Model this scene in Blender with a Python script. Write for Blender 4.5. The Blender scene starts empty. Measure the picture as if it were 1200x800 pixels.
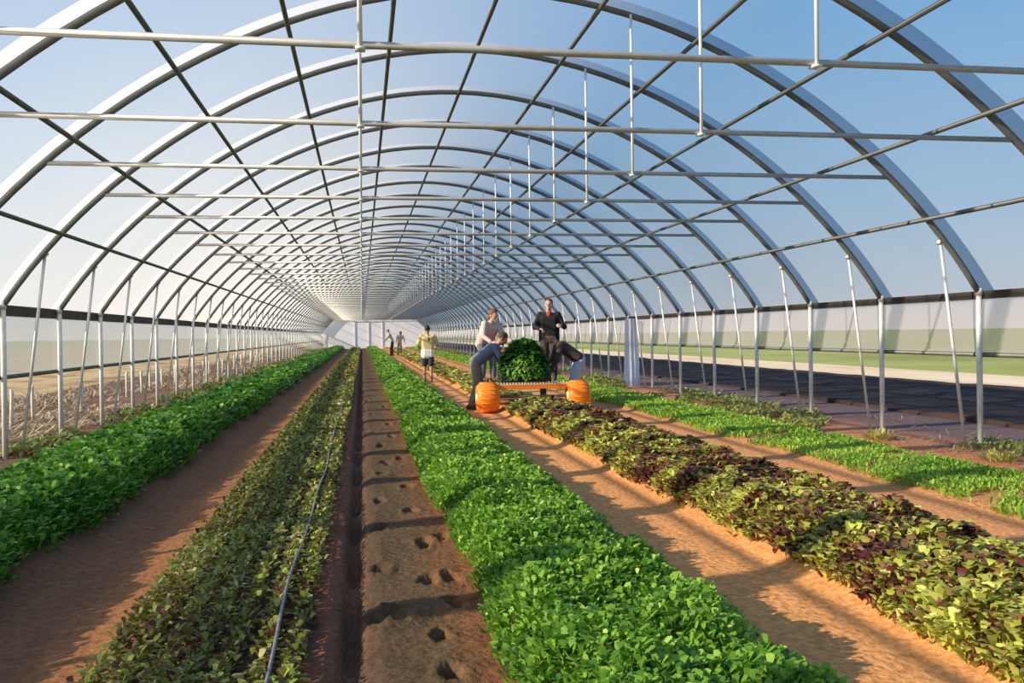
import bpy, bmesh, math, random
import numpy as np
from mathutils import Vector, Matrix

random.seed(7)
rng = np.random.default_rng(11)
sc = bpy.context.scene
C = sc.collection
PI = math.pi

# ------------------------------------------------------------------ helpers
class MB:
    """collects simple solids, links them as ONE mesh object"""
    def __init__(s): s.v = []; s.f = []
    def add(s, vs, fs):
        o = len(s.v); s.v += [tuple(v) for v in vs]; s.f += [tuple(i + o for i in f) for f in fs]
    def box(s, a, b):
        (x0, y0, z0), (x1, y1, z1) = a, b
        s.add([(x0,y0,z0),(x1,y0,z0),(x1,y1,z0),(x0,y1,z0),(x0,y0,z1),(x1,y0,z1),(x1,y1,z1),(x0,y1,z1)],
              [(3,2,1,0),(4,5,6,7),(0,1,5,4),(1,2,6,5),(2,3,7,6),(3,0,4,7)])
    def tube(s, pts, r, n=8, cap=True):
        pts = [Vector(p) for p in pts]
        rs = r if isinstance(r, (list, tuple)) else [r] * len(pts)
        vs = []; fs = []
        t0 = (pts[1] - pts[0]).normalized()
        ref = Vector((0, 0, 1)) if abs(t0.z) < .9 else Vector((0, 1, 0))
        for i, p in enumerate(pts):
            t = (pts[min(i + 1, len(pts) - 1)] - pts[max(i - 1, 0)]).normalized()
            a = t.cross(ref).normalized(); b = t.cross(a).normalized()
            for k in range(n):
                q = 2 * PI * k / n
                vs.append(p + (a * math.cos(q) + b * math.sin(q)) * rs[i])
        for i in range(len(pts) - 1):
            for k in range(n):
                k2 = (k + 1) % n
                fs.append((i*n+k, (i+1)*n+k, (i+1)*n+k2, i*n+k2))
        if cap:
            fs.append(tuple(range(n))); fs.append(tuple(reversed(range((len(pts)-1)*n, len(pts)*n))))
        s.add(vs, fs)
    def sphere(s, c, r, nu=12, nv=8, rot=None):
        rr = r if isinstance(r, (list, tuple)) else (r, r, r)
        c = Vector(c); vs = []; fs = []
        for j in range(1, nv):
            th = PI * j / nv
            for i in range(nu):
                ph = 2 * PI * i / nu
                p = Vector((math.sin(th)*math.cos(ph)*rr[0], math.sin(th)*math.sin(ph)*rr[1], math.cos(th)*rr[2]))
                vs.append(c + (rot @ p if rot else p))
        for q in (rr[2], -rr[2]):
            p = Vector((0, 0, q)); vs.append(c + (rot @ p if rot else p))
        T = (nv-1)*nu; B = T + 1
        for j in range(nv - 2):
            for i in range(nu):
                i2 = (i+1) % nu
                fs.append((j*nu+i, (j+1)*nu+i, (j+1)*nu+i2, j*nu+i2))
        for i in range(nu):
            i2 = (i+1) % nu
            fs.append((T, i, i2)); fs.append((B, (nv-2)*nu+i2, (nv-2)*nu+i))
        s.add(vs, fs)
    def limb(s, pts, rs):
        s.tube(pts, list(rs), 12)
        for p, r in zip(pts, rs): s.sphere(p, r)
    def lathe(s, c, axis_x, prof, n=28):
        """profile of (offset along x, radius) turned about an axis parallel to x through c"""
        vs = []; fs = []; c = Vector(c); m = len(prof)
        for k in range(n):
            q = 2*PI*k/n
            for (o, r) in prof: vs.append(c + Vector((o*axis_x, r*math.cos(q), r*math.sin(q))))
        for k in range(n):
            k2 = (k+1) % n
            for j in range(m-1): fs.append((k*m+j, k2*m+j, k2*m+j+1, k*m+j+1))
        fs.append(tuple(k*m for k in reversed(range(n)))); fs.append(tuple(k*m+m-1 for k in range(n)))
        s.add(vs, fs)
    def build(s, name, mat, parent=None, smooth=True, voxel=None, bevel=None, relax=2):
        me = bpy.data.meshes.new(name); me.from_pydata(s.v, [], s.f); me.update()
        bm = bmesh.new(); bm.from_mesh(me); bmesh.ops.recalc_face_normals(bm, faces=bm.faces); bm.to_mesh(me); bm.free()
        me.polygons.foreach_set('use_smooth', [smooth] * len(me.polygons))
        me.materials.append(mat)
        o = bpy.data.objects.new(name, me); C.objects.link(o)
        if parent: o.parent = parent
        if voxel:
            m = o.modifiers.new('r', 'REMESH'); m.mode = 'VOXEL'; m.voxel_size = voxel; m.use_smooth_shade = True
            m = o.modifiers.new('s', 'SMOOTH'); m.factor = .5; m.iterations = relax
        if bevel:
            m = o.modifiers.new('b', 'BEVEL'); m.width = bevel; m.segments = 2; m.limit_method = 'ANGLE'
        return o

def tag(o, label=None, cat=None, group=None, kind=None):
    if label: o['label'] = label
    if cat: o['category'] = cat
    if group: o['group'] = group
    if kind: o['kind'] = kind
    return o

def empty(name, loc=(0,0,0), rz=0):
    o = bpy.data.objects.new(name, None); C.objects.link(o)
    o.location = loc; o.rotation_euler = (0, 0, rz); o.empty_display_size = .1
    return o

def copy_tree(o, parent=None):
    c = o.copy(); C.objects.link(c)
    if parent: c.parent = parent
    for ch in list(o.children): copy_tree(ch, c)
    return c

def np_mesh(name, V, F4, mat, tint=None, smooth=True, parent=None):
    """V: Nx3, F4: list of (faces array of k columns)"""
    me = bpy.data.meshes.new(name)
    me.vertices.add(len(V)); me.vertices.foreach_set('co', np.asarray(V, np.float32).ravel())
    loops = np.concatenate([f.ravel() for f in F4]).astype(np.int32)
    tot = np.concatenate([np.full(len(f), f.shape[1]) for f in F4]).astype(np.int32)
    st = np.concatenate([[0], np.cumsum(tot)[:-1]]).astype(np.int32)
    me.loops.add(len(loops)); me.loops.foreach_set('vertex_index', loops)
    me.polygons.add(len(tot)); me.polygons.foreach_set('loop_start', st); me.polygons.foreach_set('loop_total', tot)
    me.update(calc_edges=True); me.validate()
    me.polygons.foreach_set('use_smooth', np.full(len(me.polygons), smooth))
    if tint is not None:
        a = me.attributes.new('tint', 'FLOAT', 'POINT'); a.data.foreach_set('value', np.asarray(tint, np.float32))
    me.materials.append(mat)
    o = bpy.data.objects.new(name, me); C.objects.link(o)
    if parent: o.parent = parent
    return o

# ------------------------------------------------------------------ materials
def new_mat(name):
    m = bpy.data.materials.new(name); m.use_nodes = True
    nt = m.node_tree; b = nt.nodes['Principled BSDF']
    return m, nt, b

def mat(name, col, rough=.6, metal=0, var=.12, scale=12, bump=0, spec=.5):
    m, nt, b = new_mat(name)
    N, L = nt.nodes, nt.links
    tc = N.new('ShaderNodeTexCoord'); no = N.new('ShaderNodeTexNoise'); no.inputs['Scale'].default_value = scale; no.inputs['Detail'].default_value = 4
    L.new(tc.outputs['Object'], no.inputs['Vector'])
    r = N.new('ShaderNodeValToRGB')
    r.color_ramp.elements[0].position = .3; r.color_ramp.elements[1].position = .7
    r.color_ramp.elements[0].color = tuple(c*(1-var) for c in col) + (1,)
    r.color_ramp.elements[1].color = tuple(min(1, c*(1+var)) for c in col) + (1,)
    L.new(no.outputs['Fac'], r.inputs['Fac']); L.new(r.outputs['Color'], b.inputs['Base Color'])
    b.inputs['Roughness'].default_value = rough; b.inputs['Metallic'].default_value = metal
    b.inputs['Specular IOR Level'].default_value = spec
    if bump:
        bp = N.new('ShaderNodeBump'); bp.inputs['Strength'].default_value = bump; bp.inputs['Distance'].default_value = .02
        L.new(no.outputs['Fac'], bp.inputs['Height']); L.new(bp.outputs['Normal'], b.inputs['Normal'])
    return m

def leaf_mat(name, stops, rough=.5, trans=.35):
    m, nt, b = new_mat(name); N, L = nt.nodes, nt.links
    a = N.new('ShaderNodeAttribute'); a.attribute_name = 'tint'
    r = N.new('ShaderNodeValToRGB'); e = r.color_ramp.elements
    e[0].position, e[0].color = stops[0][0], stops[0][1] + (1,)
    e[1].position, e[1].color = stops[-1][0], stops[-1][1] + (1,)
    for p, c in stops[1:-1]:
        q = e.new(p); q.color = c + (1,)
    L.new(a.outputs['Fac'], r.inputs['Fac']); L.new(r.outputs['Color'], b.inputs['Base Color'])
    b.inputs['Roughness'].default_value = rough; b.inputs['Specular IOR Level'].default_value = .3
    t = N.new('ShaderNodeBsdfTranslucent'); L.new(r.outputs['Color'], t.inputs['Color'])
    mx = N.new('ShaderNodeMixShader'); mx.inputs['Fac'].default_value = trans
    L.new(b.outputs['BSDF'], mx.inputs[1]); L.new(t.outputs['BSDF'], mx.inputs[2])
    L.new(mx.outputs['Shader'], N['Material Output'].inputs['Surface'])
    return m

def film_mat(name, lo, hi, power, tcol=(.95,.96,.97), scol=(.9,.9,.9), streak=0.0, diff=0.0, dcol=(.8,.8,.8)):
    """clear poly film: lets light through, scatters a share of it, more at a slant"""
    m = bpy.data.materials.new(name); m.use_nodes = True
    nt = m.node_tree; N, L = nt.nodes, nt.links; N.clear()
    out = N.new('ShaderNodeOutputMaterial')
    tr = N.new('ShaderNodeBsdfTransparent'); tr.inputs['Color'].default_value = tcol + (1,)
    tl = N.new('ShaderNodeBsdfTranslucent'); tl.inputs['Color'].default_value = scol + (1,)
    lw = N.new('ShaderNodeLayerWeight'); lw.inputs['Blend'].default_value = .5
    pw = N.new('ShaderNodeMath'); pw.operation = 'POWER'; pw.inputs[1].default_value = power
    L.new(lw.outputs['Facing'], pw.inputs[0])
    mr = N.new('ShaderNodeMapRange'); mr.inputs['To Min'].default_value = lo; mr.inputs['To Max'].default_value = hi
    L.new(pw.outputs[0], mr.inputs['Value'])
    fac = mr.outputs[0]
    tc = N.new('ShaderNodeTexCoord'); mp = N.new('ShaderNodeMapping'); mp.inputs['Scale'].default_value = (.35, .8, .5)
    no = N.new('ShaderNodeTexNoise'); no.inputs['Scale'].default_value = 1.0; no.inputs['Detail'].default_value = 3
    L.new(tc.outputs['Object'], mp.inputs['Vector']); L.new(mp.outputs[0], no.inputs['Vector'])
    m2 = N.new('ShaderNodeMath'); m2.operation = 'MULTIPLY_ADD'; m2.inputs[1].default_value = streak; m2.inputs[2].default_value = 1 - streak/2
    L.new(no.outputs['Fac'], m2.inputs[0])
    m3 = N.new('ShaderNodeMath'); m3.operation = 'MULTIPLY'; m3.use_clamp = True
    L.new(fac, m3.inputs[0]); L.new(m2.outputs[0], m3.inputs[1])
    mx = N.new('ShaderNodeMixShader')
    L.new(m3.outputs[0], mx.inputs['Fac']); L.new(tr.outputs[0], mx.inputs[1])
    if diff:
        df = N.new('ShaderNodeBsdfDiffuse'); df.inputs['Color'].default_value = dcol + (1,)
        md = N.new('ShaderNodeMixShader'); md.inputs['Fac'].default_value = diff
        L.new(tl.outputs[0], md.inputs[1]); L.new(df.outputs[0], md.inputs[2]); L.new(md.outputs[0], mx.inputs[2])
    else: L.new(tl.outputs[0], mx.inputs[2])
    L.new(mx.outputs[0], out.inputs['Surface'])
    return m

M = dict(
    galv=mat('galvanised_backlit', (.17,.175,.17), .5, .3, .12, 9),  # arch share of the hoop steel, its backlit darkness put into the colour
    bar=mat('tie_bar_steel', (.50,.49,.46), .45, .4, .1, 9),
    galvp=mat('galvanised_sunlit', (.72,.71,.68), .5, .25, .1, 9),  # same hoop steel on posts and braces, sunlit paleness in the colour
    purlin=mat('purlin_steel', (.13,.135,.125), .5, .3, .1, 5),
    white=mat('white_paint', (.85,.85,.84), .5, 0, .04, 8),
    board=mat('weathered_board', (.05,.042,.036), .8, 0, .3, 5, .3),
    orange=mat('orange_paint', (.95,.22,.01), .4, 0, .1, 14),
    tyre=mat('orange_wheel_plastic', (1.0,.235,.008), .5, 0, .06, 9),
    palemetal=mat('pale_metal', (.85,.62,.38), .5, .1, .1, 9),
    crate=mat('black_crate', (.03,.035,.035), .6, 0, .2, 12),
    steel=mat('dark_steel', (.12,.11,.1), .6, .4, .2, 12),
    cloth=mat('black_ground_cloth', (.050,.031,.027), .9, 0, .35, 1.3, 0, .08),
    stake=mat('pale_wood_stake', (.74,.66,.55), .8, 0, .15, 14),
    drip=mat('drip_tape', (.17,.17,.18), .45, 0, .2, 20),
)

# leaf colour ranges (real leaf colours of each crop)
M['leaf_bright'] = leaf_mat('salad_leaf', [(0,(.06,.17,.02)),(.45,(.20,.41,.035)),(.8,(.38,.59,.07)),(1,(.62,.72,.19))])
M['leaf_dark'] = leaf_mat('tall_leaf', [(0,(.035,.14,.02)),(.5,(.12,.33,.03)),(.85,(.29,.54,.06)),(1,(.50,.66,.14))])
M['leaf_seedling'] = leaf_mat('seedling_leaf', [(0,(.10,.03,.02)),(.3,(.18,.10,.035)),(.55,(.20,.24,.035)),(.85,(.37,.43,.065)),(1,(.66,.56,.28))])
M['leaf_lettuce'] = leaf_mat('lettuce_leaf', [(0,(.06,.016,.018)),(.25,(.18,.045,.04)),(.45,(.30,.15,.06)),(.58,(.36,.34,.06)),(.8,(.58,.62,.10)),(1,(.80,.80,.22))])
M['leaf_grass'] = leaf_mat('young_leaf', [(0,(.13,.27,.03)),(.5,(.27,.48,.05)),(1,(.50,.64,.10))])
M['leaf_weed'] = leaf_mat('weed_leaf', [(0,(.10,.14,.04)),(.5,(.24,.27,.07)),(1,(.52,.46,.12))])
M['leaf_straw'] = leaf_mat('dry_straw', [(0,(.20,.12,.06)),(.5,(.42,.29,.15)),(1,(.70,.55,.32))], trans=.1)
M['leaf_heap'] = leaf_mat('cut_leaf', [(0,(.015,.06,.015)),(.45,(.06,.22,.03)),(.8,(.22,.45,.06)),(1,(.48,.62,.14))])

def soil_mat():
    m, nt, b = new_mat('soil'); N, L = nt.nodes, nt.links
    tc = N.new('ShaderNodeTexCoord'); sx = N.new('ShaderNodeSeparateXYZ')
    n1 = N.new('ShaderNodeTexNoise'); n1.inputs['Scale'].default_value = 3; n1.inputs['Detail'].default_value = 5
    n2 = N.new('ShaderNodeTexNoise'); n2.inputs['Scale'].default_value = 26; n2.inputs['Detail'].default_value = 6
    mp = N.new('ShaderNodeMapping'); mp.inputs['Scale'].default_value = (1, .35, 1)
    L.new(tc.outputs['Object'], mp.inputs['Vector']); L.new(mp.outputs[0], n1.inputs['Vector'])
    L.new(tc.outputs['Object'], n2.inputs['Vector']); L.new(tc.outputs['Object'], sx.inputs[0])
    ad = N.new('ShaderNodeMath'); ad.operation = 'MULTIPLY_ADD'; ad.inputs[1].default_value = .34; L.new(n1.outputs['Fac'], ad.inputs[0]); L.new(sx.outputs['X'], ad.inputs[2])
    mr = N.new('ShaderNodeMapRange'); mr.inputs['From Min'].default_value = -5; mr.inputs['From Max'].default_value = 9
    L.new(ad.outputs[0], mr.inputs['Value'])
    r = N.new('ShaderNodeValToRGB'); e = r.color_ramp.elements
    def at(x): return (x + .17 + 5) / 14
    S = [(-5,(.22,.13,.08)),(-3.3,(.16,.10,.06)),(-2.0,(.20,.105,.06)),(-1.5,(.26,.125,.065)),(-1.2,(.52,.225,.085)),(-.9,(.13,.07,.045)),(-.3,(.13,.06,.04)),(-.2,(.24,.10,.06)),(.0,(.10,.063,.037)),  # left path: moist dark soil, with the tall bed's shadow put into it
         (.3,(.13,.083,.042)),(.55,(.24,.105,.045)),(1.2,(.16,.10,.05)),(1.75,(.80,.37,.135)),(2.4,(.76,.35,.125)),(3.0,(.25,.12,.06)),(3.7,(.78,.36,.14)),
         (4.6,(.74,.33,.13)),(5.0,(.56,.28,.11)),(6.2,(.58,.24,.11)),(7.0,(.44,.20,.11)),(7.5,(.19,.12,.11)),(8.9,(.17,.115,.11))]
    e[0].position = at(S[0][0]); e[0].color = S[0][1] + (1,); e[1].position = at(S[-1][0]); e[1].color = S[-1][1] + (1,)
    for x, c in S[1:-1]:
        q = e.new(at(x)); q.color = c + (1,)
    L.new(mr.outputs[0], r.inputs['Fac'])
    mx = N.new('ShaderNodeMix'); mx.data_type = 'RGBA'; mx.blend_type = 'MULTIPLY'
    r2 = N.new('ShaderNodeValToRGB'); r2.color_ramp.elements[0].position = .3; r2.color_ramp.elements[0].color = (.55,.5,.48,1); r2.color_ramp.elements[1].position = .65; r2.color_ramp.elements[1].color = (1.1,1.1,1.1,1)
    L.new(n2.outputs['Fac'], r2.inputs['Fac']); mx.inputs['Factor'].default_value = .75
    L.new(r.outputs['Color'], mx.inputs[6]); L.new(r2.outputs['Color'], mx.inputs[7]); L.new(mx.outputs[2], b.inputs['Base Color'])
    b.inputs['Roughness'].default_value = .95; b.inputs['Specular IOR Level'].default_value = .1
    bp = N.new('ShaderNodeBump'); bp.inputs['Strength'].default_value = .55; bp.inputs['Distance'].default_value = .03
    L.new(n2.outputs['Fac'], bp.inputs['Height']); L.new(bp.outputs['Normal'], b.inputs['Normal'])
    return m

def patch_mat(name, cols, scale, stretch=(1,1,1), rough=.95, fine=40):
    m, nt, b = new_mat(name); N, L = nt.nodes, nt.links
    tc = N.new('ShaderNodeTexCoord'); mp = N.new('ShaderNodeMapping'); mp.inputs['Scale'].default_value = stretch
    n1 = N.new('ShaderNodeTexNoise'); n1.inputs['Scale'].default_value = scale; n1.inputs['Detail'].default_value = 8; n1.inputs['Roughness'].default_value = .65
    L.new(tc.outputs['Object'], mp.inputs['Vector']); L.new(mp.outputs[0], n1.inputs['Vector'])
    r = N.new('ShaderNodeValToRGB'); e = r.color_ramp.elements
    e[0].position = .33; e[0].color = cols[0] + (1,); e[1].position = .68; e[1].color = cols[-1] + (1,)
    for i, c in enumerate(cols[1:-1]):
        q = e.new(.33 + .35*(i+1)/(len(cols)-1)); q.color = c + (1,)
    L.new(n1.outputs['Fac'], r.inputs['Fac']); L.new(r.outputs['Color'], b.inputs['Base Color'])
    b.inputs['Roughness'].default_value = rough; b.inputs['Specular IOR Level'].default_value = .1
    bp = N.new('ShaderNodeBump'); bp.inputs['Strength'].default_value = .4; bp.inputs['Distance'].default_value = .05
    L.new(n1.outputs['Fac'], bp.inputs['Height']); L.new(bp.outputs['Normal'], b.inputs['Normal'])
    return m

# ------------------------------------------------------------------ dimensions of the greenhouse (metres)
XL, XR, EAVE, CX, RAD, CZ = -4.19, 7.15, 1.81, 1.48, 6.58, -1.53
HALF = (XR - XL) / 2
Z0, STEP = 5.432, 2.0014
K0, K1 = -4, 47
Z_END = Z0 + STEP * K1
Z_BEGIN = Z0 + STEP * K0
def arc(x, off=0.0):
    d = x - CX; u = abs(d) / HALF
    return CZ + math.sqrt(max((RAD + off)**2 - d*d, 0)) - .5 * u*u*(1 - min(u,1)**2) * .8
def arc_pts(n=48, off=0.0):
    a = math.asin(HALF / RAD); out = []
    for i in range(n + 1):
        q = -a + 2*a*i/n; x = CX + RAD*math.sin(q)
        u = abs(x - CX)/HALF
        z = CZ + RAD*math.cos(q) - .4*u*u*(1 - min(u,1)**2)
        nx, nz = math.sin(q), math.cos(q)
        out.append((x + nx*off, z + nz*off))
    return out

# ------------------------------------------------------------------ ground inside the house
FOOT = [(0.35,6.9),(0.12,6.38),(0.38,5.83),(0.51,5.97),(0.09,5.25),(0.34,4.92),(0.47,4.94),(0.06,4.36),(0.15,4.37),(0.33,4.01),(0.23,9.6),(0.38,8.03),
        (0.12,7.44),(0.17,8.81),(0.4,9.88),(0.05,12.72),(0.38,13.81),(0.45,4.5),(0.33,3.55),(.2,11.2),(.36,12.1),(.15,15.6),(.4,17.2),(.1,18.9)]
def smooth(a, b, x):
    t = np.clip((x - a)/(b - a), 0, 1); return t*t*(3 - 2*t)
def noise2(x, y, seed=0, n=14, f0=.6, f1=5):
    r = np.random.default_rng(seed); out = np.zeros_like(x)
    for i in range(n):
        f = f0*(f1/f0)**(i/(n-1)); a = r.uniform(0, 2*PI); p = r.uniform(0, 2*PI)
        out += np.sin(2*PI*f*(x*np.cos(a) + y*np.sin(a)) + p) / (f**.7)
    return out / n
def ground_z(x, y):
    z = np.zeros_like(x)
    for a, b, h in ((-3.15,-1.95,.07),(-1.12,-.24,.045),(.0,.6,.045),(.58,1.60,.06),(2.48,3.6,.06),(4.7,5.95,.03)):
        z += h*smooth(a-.07, a+.1, x)*(1 - smooth(b-.1, b+.07, x))
    z += -.02*smooth(-1.9,-1.6,x)*(1-smooth(-1.45,-1.2,x)) - .025*smooth(1.64,1.82,x)*(1-smooth(2.3,2.45,x))
    f = smooth(-.125,-.085,x)*(1-smooth(-.055,.0,x)); z += -.075*f*(1 + 2.2*noise2(x, y, 12, 12, .8, 6))            # furrow beside the bare strip
    z += .035*np.exp(-((x+.17)/.06)**2)*(1 + 1.5*noise2(x, y, 14, 12, 1, 7))
    z += .018*noise2(x, y, 3) + .008*noise2(x, y, 5, 14, 4, 18)
    bare = smooth(-.02,.05,x)*(1-smooth(.5,.62,x)); z += bare*(.045*noise2(x, y, 8, 12, 1.2, 6)+.03*noise2(x, y, 9, 18, 5, 18)); z += .03*(smooth(-.3,-.2,x)*(1-smooth(-.1,-.05,x)))*noise2(x, y, 10, 16, 3, 16)
    r = np.random.default_rng(4)
    for fx, fy in FOOT:
        a = r.uniform(.8, 1.2); rot = r.uniform(-.5, .5)
        dx, dy = x - fx, y - fy
        u = dx*math.cos(rot) + dy*math.sin(rot); v = -dx*math.sin(rot) + dy*math.cos(rot)
        d2 = (u/(.036*a))**2 + (v/(.062*a))**2 + .5*np.sin(3*np.arctan2(v, u) + fx*40)*((u*u+v*v) < .02)*((u/(.036*a))**2 + (v/(.062*a))**2)*.6
        z += -.11*np.exp(-np.abs(d2)**1.5) + .018*np.exp(-((np.sqrt(np.abs(d2)) - 1.6)/.5)**2)
    return z
xs = np.concatenate([np.arange(-8.2,-4.3,.2), np.arange(-4.3,-.3,.045), np.arange(-.3,.65,.022), np.arange(.65,4.2,.045), np.arange(4.2,9.0,.09)])
ys = [-2.0]
while ys[-1] < Z_END + 2: ys.append(ys[-1] + (.2 if ys[-1] < 1.8 else .028*(1 + max(ys[-1]-2,0)/3.2)))
ys = np.array(ys)
X, Y = np.meshgrid(xs, ys); Zg = ground_z(X, Y)
nx = len(xs); idx = np.arange(len(ys)*nx).reshape(len(ys), nx)
Fq = np.stack([idx[:-1,:-1], idx[:-1,1:], idx[1:,1:], idx[1:,:-1]], -1).reshape(-1, 4)
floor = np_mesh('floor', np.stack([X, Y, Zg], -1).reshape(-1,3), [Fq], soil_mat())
tag(floor, 'orange brown soil floor of the greenhouse with paths and raised beds', kind='structure')
def gz(x, y): return float(ground_z(np.array([float(x)]), np.array([float(y)]))[0])

b = MB(); b.box((-900,-400,-.5),(900,2200,-.16))
tag(b.build('ground', patch_mat('far_field', [(.24,.24,.07),(.33,.35,.10),(.44,.40,.18)], .08, fine=10), smooth=False), 'flat green field all around the greenhouse', kind='structure')
b = MB(); b.box((14.4,-40,-.3),(18.8,420,-.03))
tag(b.build('dirt_road', patch_mat('dirt_road_soil', [(.62,.44,.27),(.74,.56,.36),(.80,.64,.44)], .5, (1,.3,1)), smooth=False), 'pale tan dirt strip between ground cloth and grass', kind='structure')
b = MB(); b.box((-60,-40,-.3),(-8.1,420,-.05))
tag(b.build('fallow_field', patch_mat('fallow_soil', [(.16,.09,.06),(.44,.27,.13),(.58,.42,.22),(.24,.26,.08)], .5, (1,.6,1)), smooth=False), 'brown fallow field with dry straw outside the sunny side', kind='structure')
# black ground cloth with a few wrinkles
gx = np.linspace(8.85, 14.5, 30); gy = np.concatenate([np.linspace(-20, 60, 170), np.linspace(61, 300, 120)])
X2, Y2 = np.meshgrid(gx, gy); Zc = .03 + .03*np.abs(noise2(X2, Y2*.5, 21, 10, .3, 1.6))*2
i2 = np.arange(X2.size).reshape(X2.shape)
F2 = np.stack([i2[:-1,:-1], i2[:-1,1:], i2[1:,1:], i2[1:,:-1]], -1).reshape(-1,4)
gc = np_mesh('ground_cloth', np.stack([X2,Y2,Zc],-1).reshape(-1,3), [F2], M['cloth'])
sm = gc.modifiers.new('t', 'SOLIDIFY'); sm.thickness = .2; sm.offset = -1
tag(gc, 'long black ground cloth lying on the soil outside the greenhouse', 'ground cloth')

# ------------------------------------------------------------------ poly film: roof, side curtains, end wall
M['film'] = film_mat('roof_film', .14, .92, 2.7, scol=(.46,.44,.41), streak=.4)
M['curtain'] = film_mat('side_film', .40, .75, 1.5, tcol=(.90,.90,.88), scol=(.34,.37,.38), streak=.25, diff=.5, dcol=(.66,.60,.60))
M['strip'] = film_mat('double_film', .90, .95, 1.0, scol=(.60,.60,.61))
ap = arc_pts(48, .05)
fy = np.arange(Z_BEGIN, Z_END + .01, STEP/2)
Vf = np.array([(x, y, z) for y in fy for (x, z) in ap]); nA = len(ap)
i3 = np.arange(len(Vf)).reshape(len(fy), nA)
F3 = np.stack([i3[:-1,:-1], i3[:-1,1:], i3[1:,1:], i3[1:,:-1]], -1).reshape(-1,4)
tag(np_mesh('ceiling', Vf, [F3], M['film']), 'clear arched plastic film roof of the greenhouse', kind='structure')
def curtain(name, x, label, zb):
    yy = np.arange(Z_BEGIN, Z_END + .01, .25); zz = np.linspace(zb + .01, 1.74, 5)
    Yc, Zc_ = np.meshgrid(yy, zz, indexing='ij'); r = .012*np.sin(Yc*PI/STEP*2) * np.sin((Zc_ - zb)/(1.75 - zb)*PI)
    V = np.stack([x + r, Yc, Zc_], -1).reshape(-1,3); i = np.arange(len(V)).reshape(len(yy), len(zz))
    o = np_mesh(name, V, [np.stack([i[:-1,:-1], i[1:,:-1], i[1:,1:], i[:-1,1:]], -1).reshape(-1,4)], M['curtain'])
    tag(o, label, kind='structure')
    m = MB(); m.tube([(x, Z_BEGIN, zb), (x, Z_END, zb)], .028, 10); m.build('roll_pipe', M['purlin'], o)
    return o
curtain('wall_left', XL - .06, 'hazy plastic side curtain on the sunny side', .96)
curtain('wall_right', XR + .06, 'hazy plastic side curtain above the ground cloth', 1.08)
for nm, x, lb in (('trim_1', XL - .075, 'dark wooden board along the eave of the sunny side'), ('trim_2', XR + .035, 'dark wooden board along the eave above the ground cloth')):
    m = MB(); m.box((x, Z_BEGIN, 1.70 if nm == 'trim_1' else 1.735), (x + .04, Z_END, 1.83)); tag(m.build(nm, M['board'], smooth=False), lb, kind='structure')

# end wall: white panel below tie height, film gable above, door in it
m_white = mat('white_end_panel', (.93,.91,.94), .7, 0, .02, .6)
m_gable = film_mat('gable_film', .9, .95, 1, tcol=(.6,.6,.6), scol=(.42,.42,.41))
TIE = 3.14
yb = Z_END + .1
xa = CX - math.sqrt(RAD**2 - (TIE - CZ)**2); 
lo = [(x, z) for x, z in ap if z < TIE]
left = [p for p in lo if p[0] < CX]; right = [p for p in lo if p[0] > CX]
poly = [(XL-.05, -.2)] + left + [(left[-1][0]+.35, TIE), (right[0][0]-.35, TIE)] + right + [(XR+.05, -.2)]
m = MB(); n = len(poly)
m.add([(x, yb, z) for x, z in poly] + [(x, yb+.06, z) for x, z in poly], [tuple(range(n)), tuple(reversed(range(n, 2*n)))] + [(i, (i+1) % n, n+(i+1) % n, n+i) for i in range(n)])
wb = m.build('wall_back', m_white, smooth=False); tag(wb, 'white end wall of the greenhouse', kind='structure')
up = [p for p in ap if p[1] > TIE]; n = len(up)
m = MB(); m.add([(x, yb, z) for x, z in up] + [(x, yb+.05, z) for x, z in up], [tuple(range(n)), tuple(reversed(range(n, 2*n)))] + [(i, (i+1) % n, n+(i+1) % n, n+i) for i in range(n)])
m.build('gable_panel', m_gable, wb, smooth=False)
dr = MB()
for x in (-.75, .75, 2.25): dr.box((x-.05, yb-.06, -.05), (x+.05, yb-.002, TIE-.1))
dr.box((-.8, yb-.06, TIE-.2), (2.3, yb-.002, TIE-.1))
tag(dr.build('door_1', mat('door_frame_grey', (.68,.67,.72), .6), smooth=False), 'pale grey double door frame in the white end wall', kind='structure')

# ------------------------------------------------------------------ hoops
def make_hoop():
    root = empty('greenhouse_hoop')
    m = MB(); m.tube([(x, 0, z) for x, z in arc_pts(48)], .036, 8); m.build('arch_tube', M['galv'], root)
    for s in (-1, 1):
        xe = XL if s < 0 else XR
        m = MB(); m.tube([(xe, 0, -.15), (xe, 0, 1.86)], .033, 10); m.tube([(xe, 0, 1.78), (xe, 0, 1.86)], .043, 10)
        m.build('post', M['galvp'], root)
        xt = xe - s*.46
        m = MB(); m.tube([(xe - s*.14, .05, -.15), (xt, .05, arc(xt) - .02)], .019, 8); m.tube([(xt - .03, .05, arc(xt) - .05), (xt + .03, .05, arc(xt) + .01)], .026, 8)
        m.build('brace', M['galvp'], root)
    dx = math.sqrt(RAD**2 - (TIE + .10 - CZ)**2)
    m = MB(); m.tube([(CX - dx, 0, TIE), (CX + dx, 0, TIE)], .024, 8); m.build('tie_bar', M['bar'], root)
    for x in (.015, 2.94):
        m = MB(); m.tube([(x, -.03, TIE - .03), (x, -.03, arc(x))], .015, 8); m.box((x-.03, -.045, TIE-.035), (x+.03, .03, TIE-.02))
        m.build('hanger', M['white'], root)
    pts = arc_pts(48, .042); vs = []; fs = []
    for i, (x, z) in enumerate(pts):
        vs += [(x, -.21, z), (x, .10, z)]
    fs = [(2*i, 2*i+1, 2*i+3, 2*i+2) for i in range(len(pts)-1)]
    m = MB(); m.add(vs, fs); o = m.build('film_strip', M['strip'], root); o['label'] = 'whitish band of doubled film along the hoop'
    return root
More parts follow.
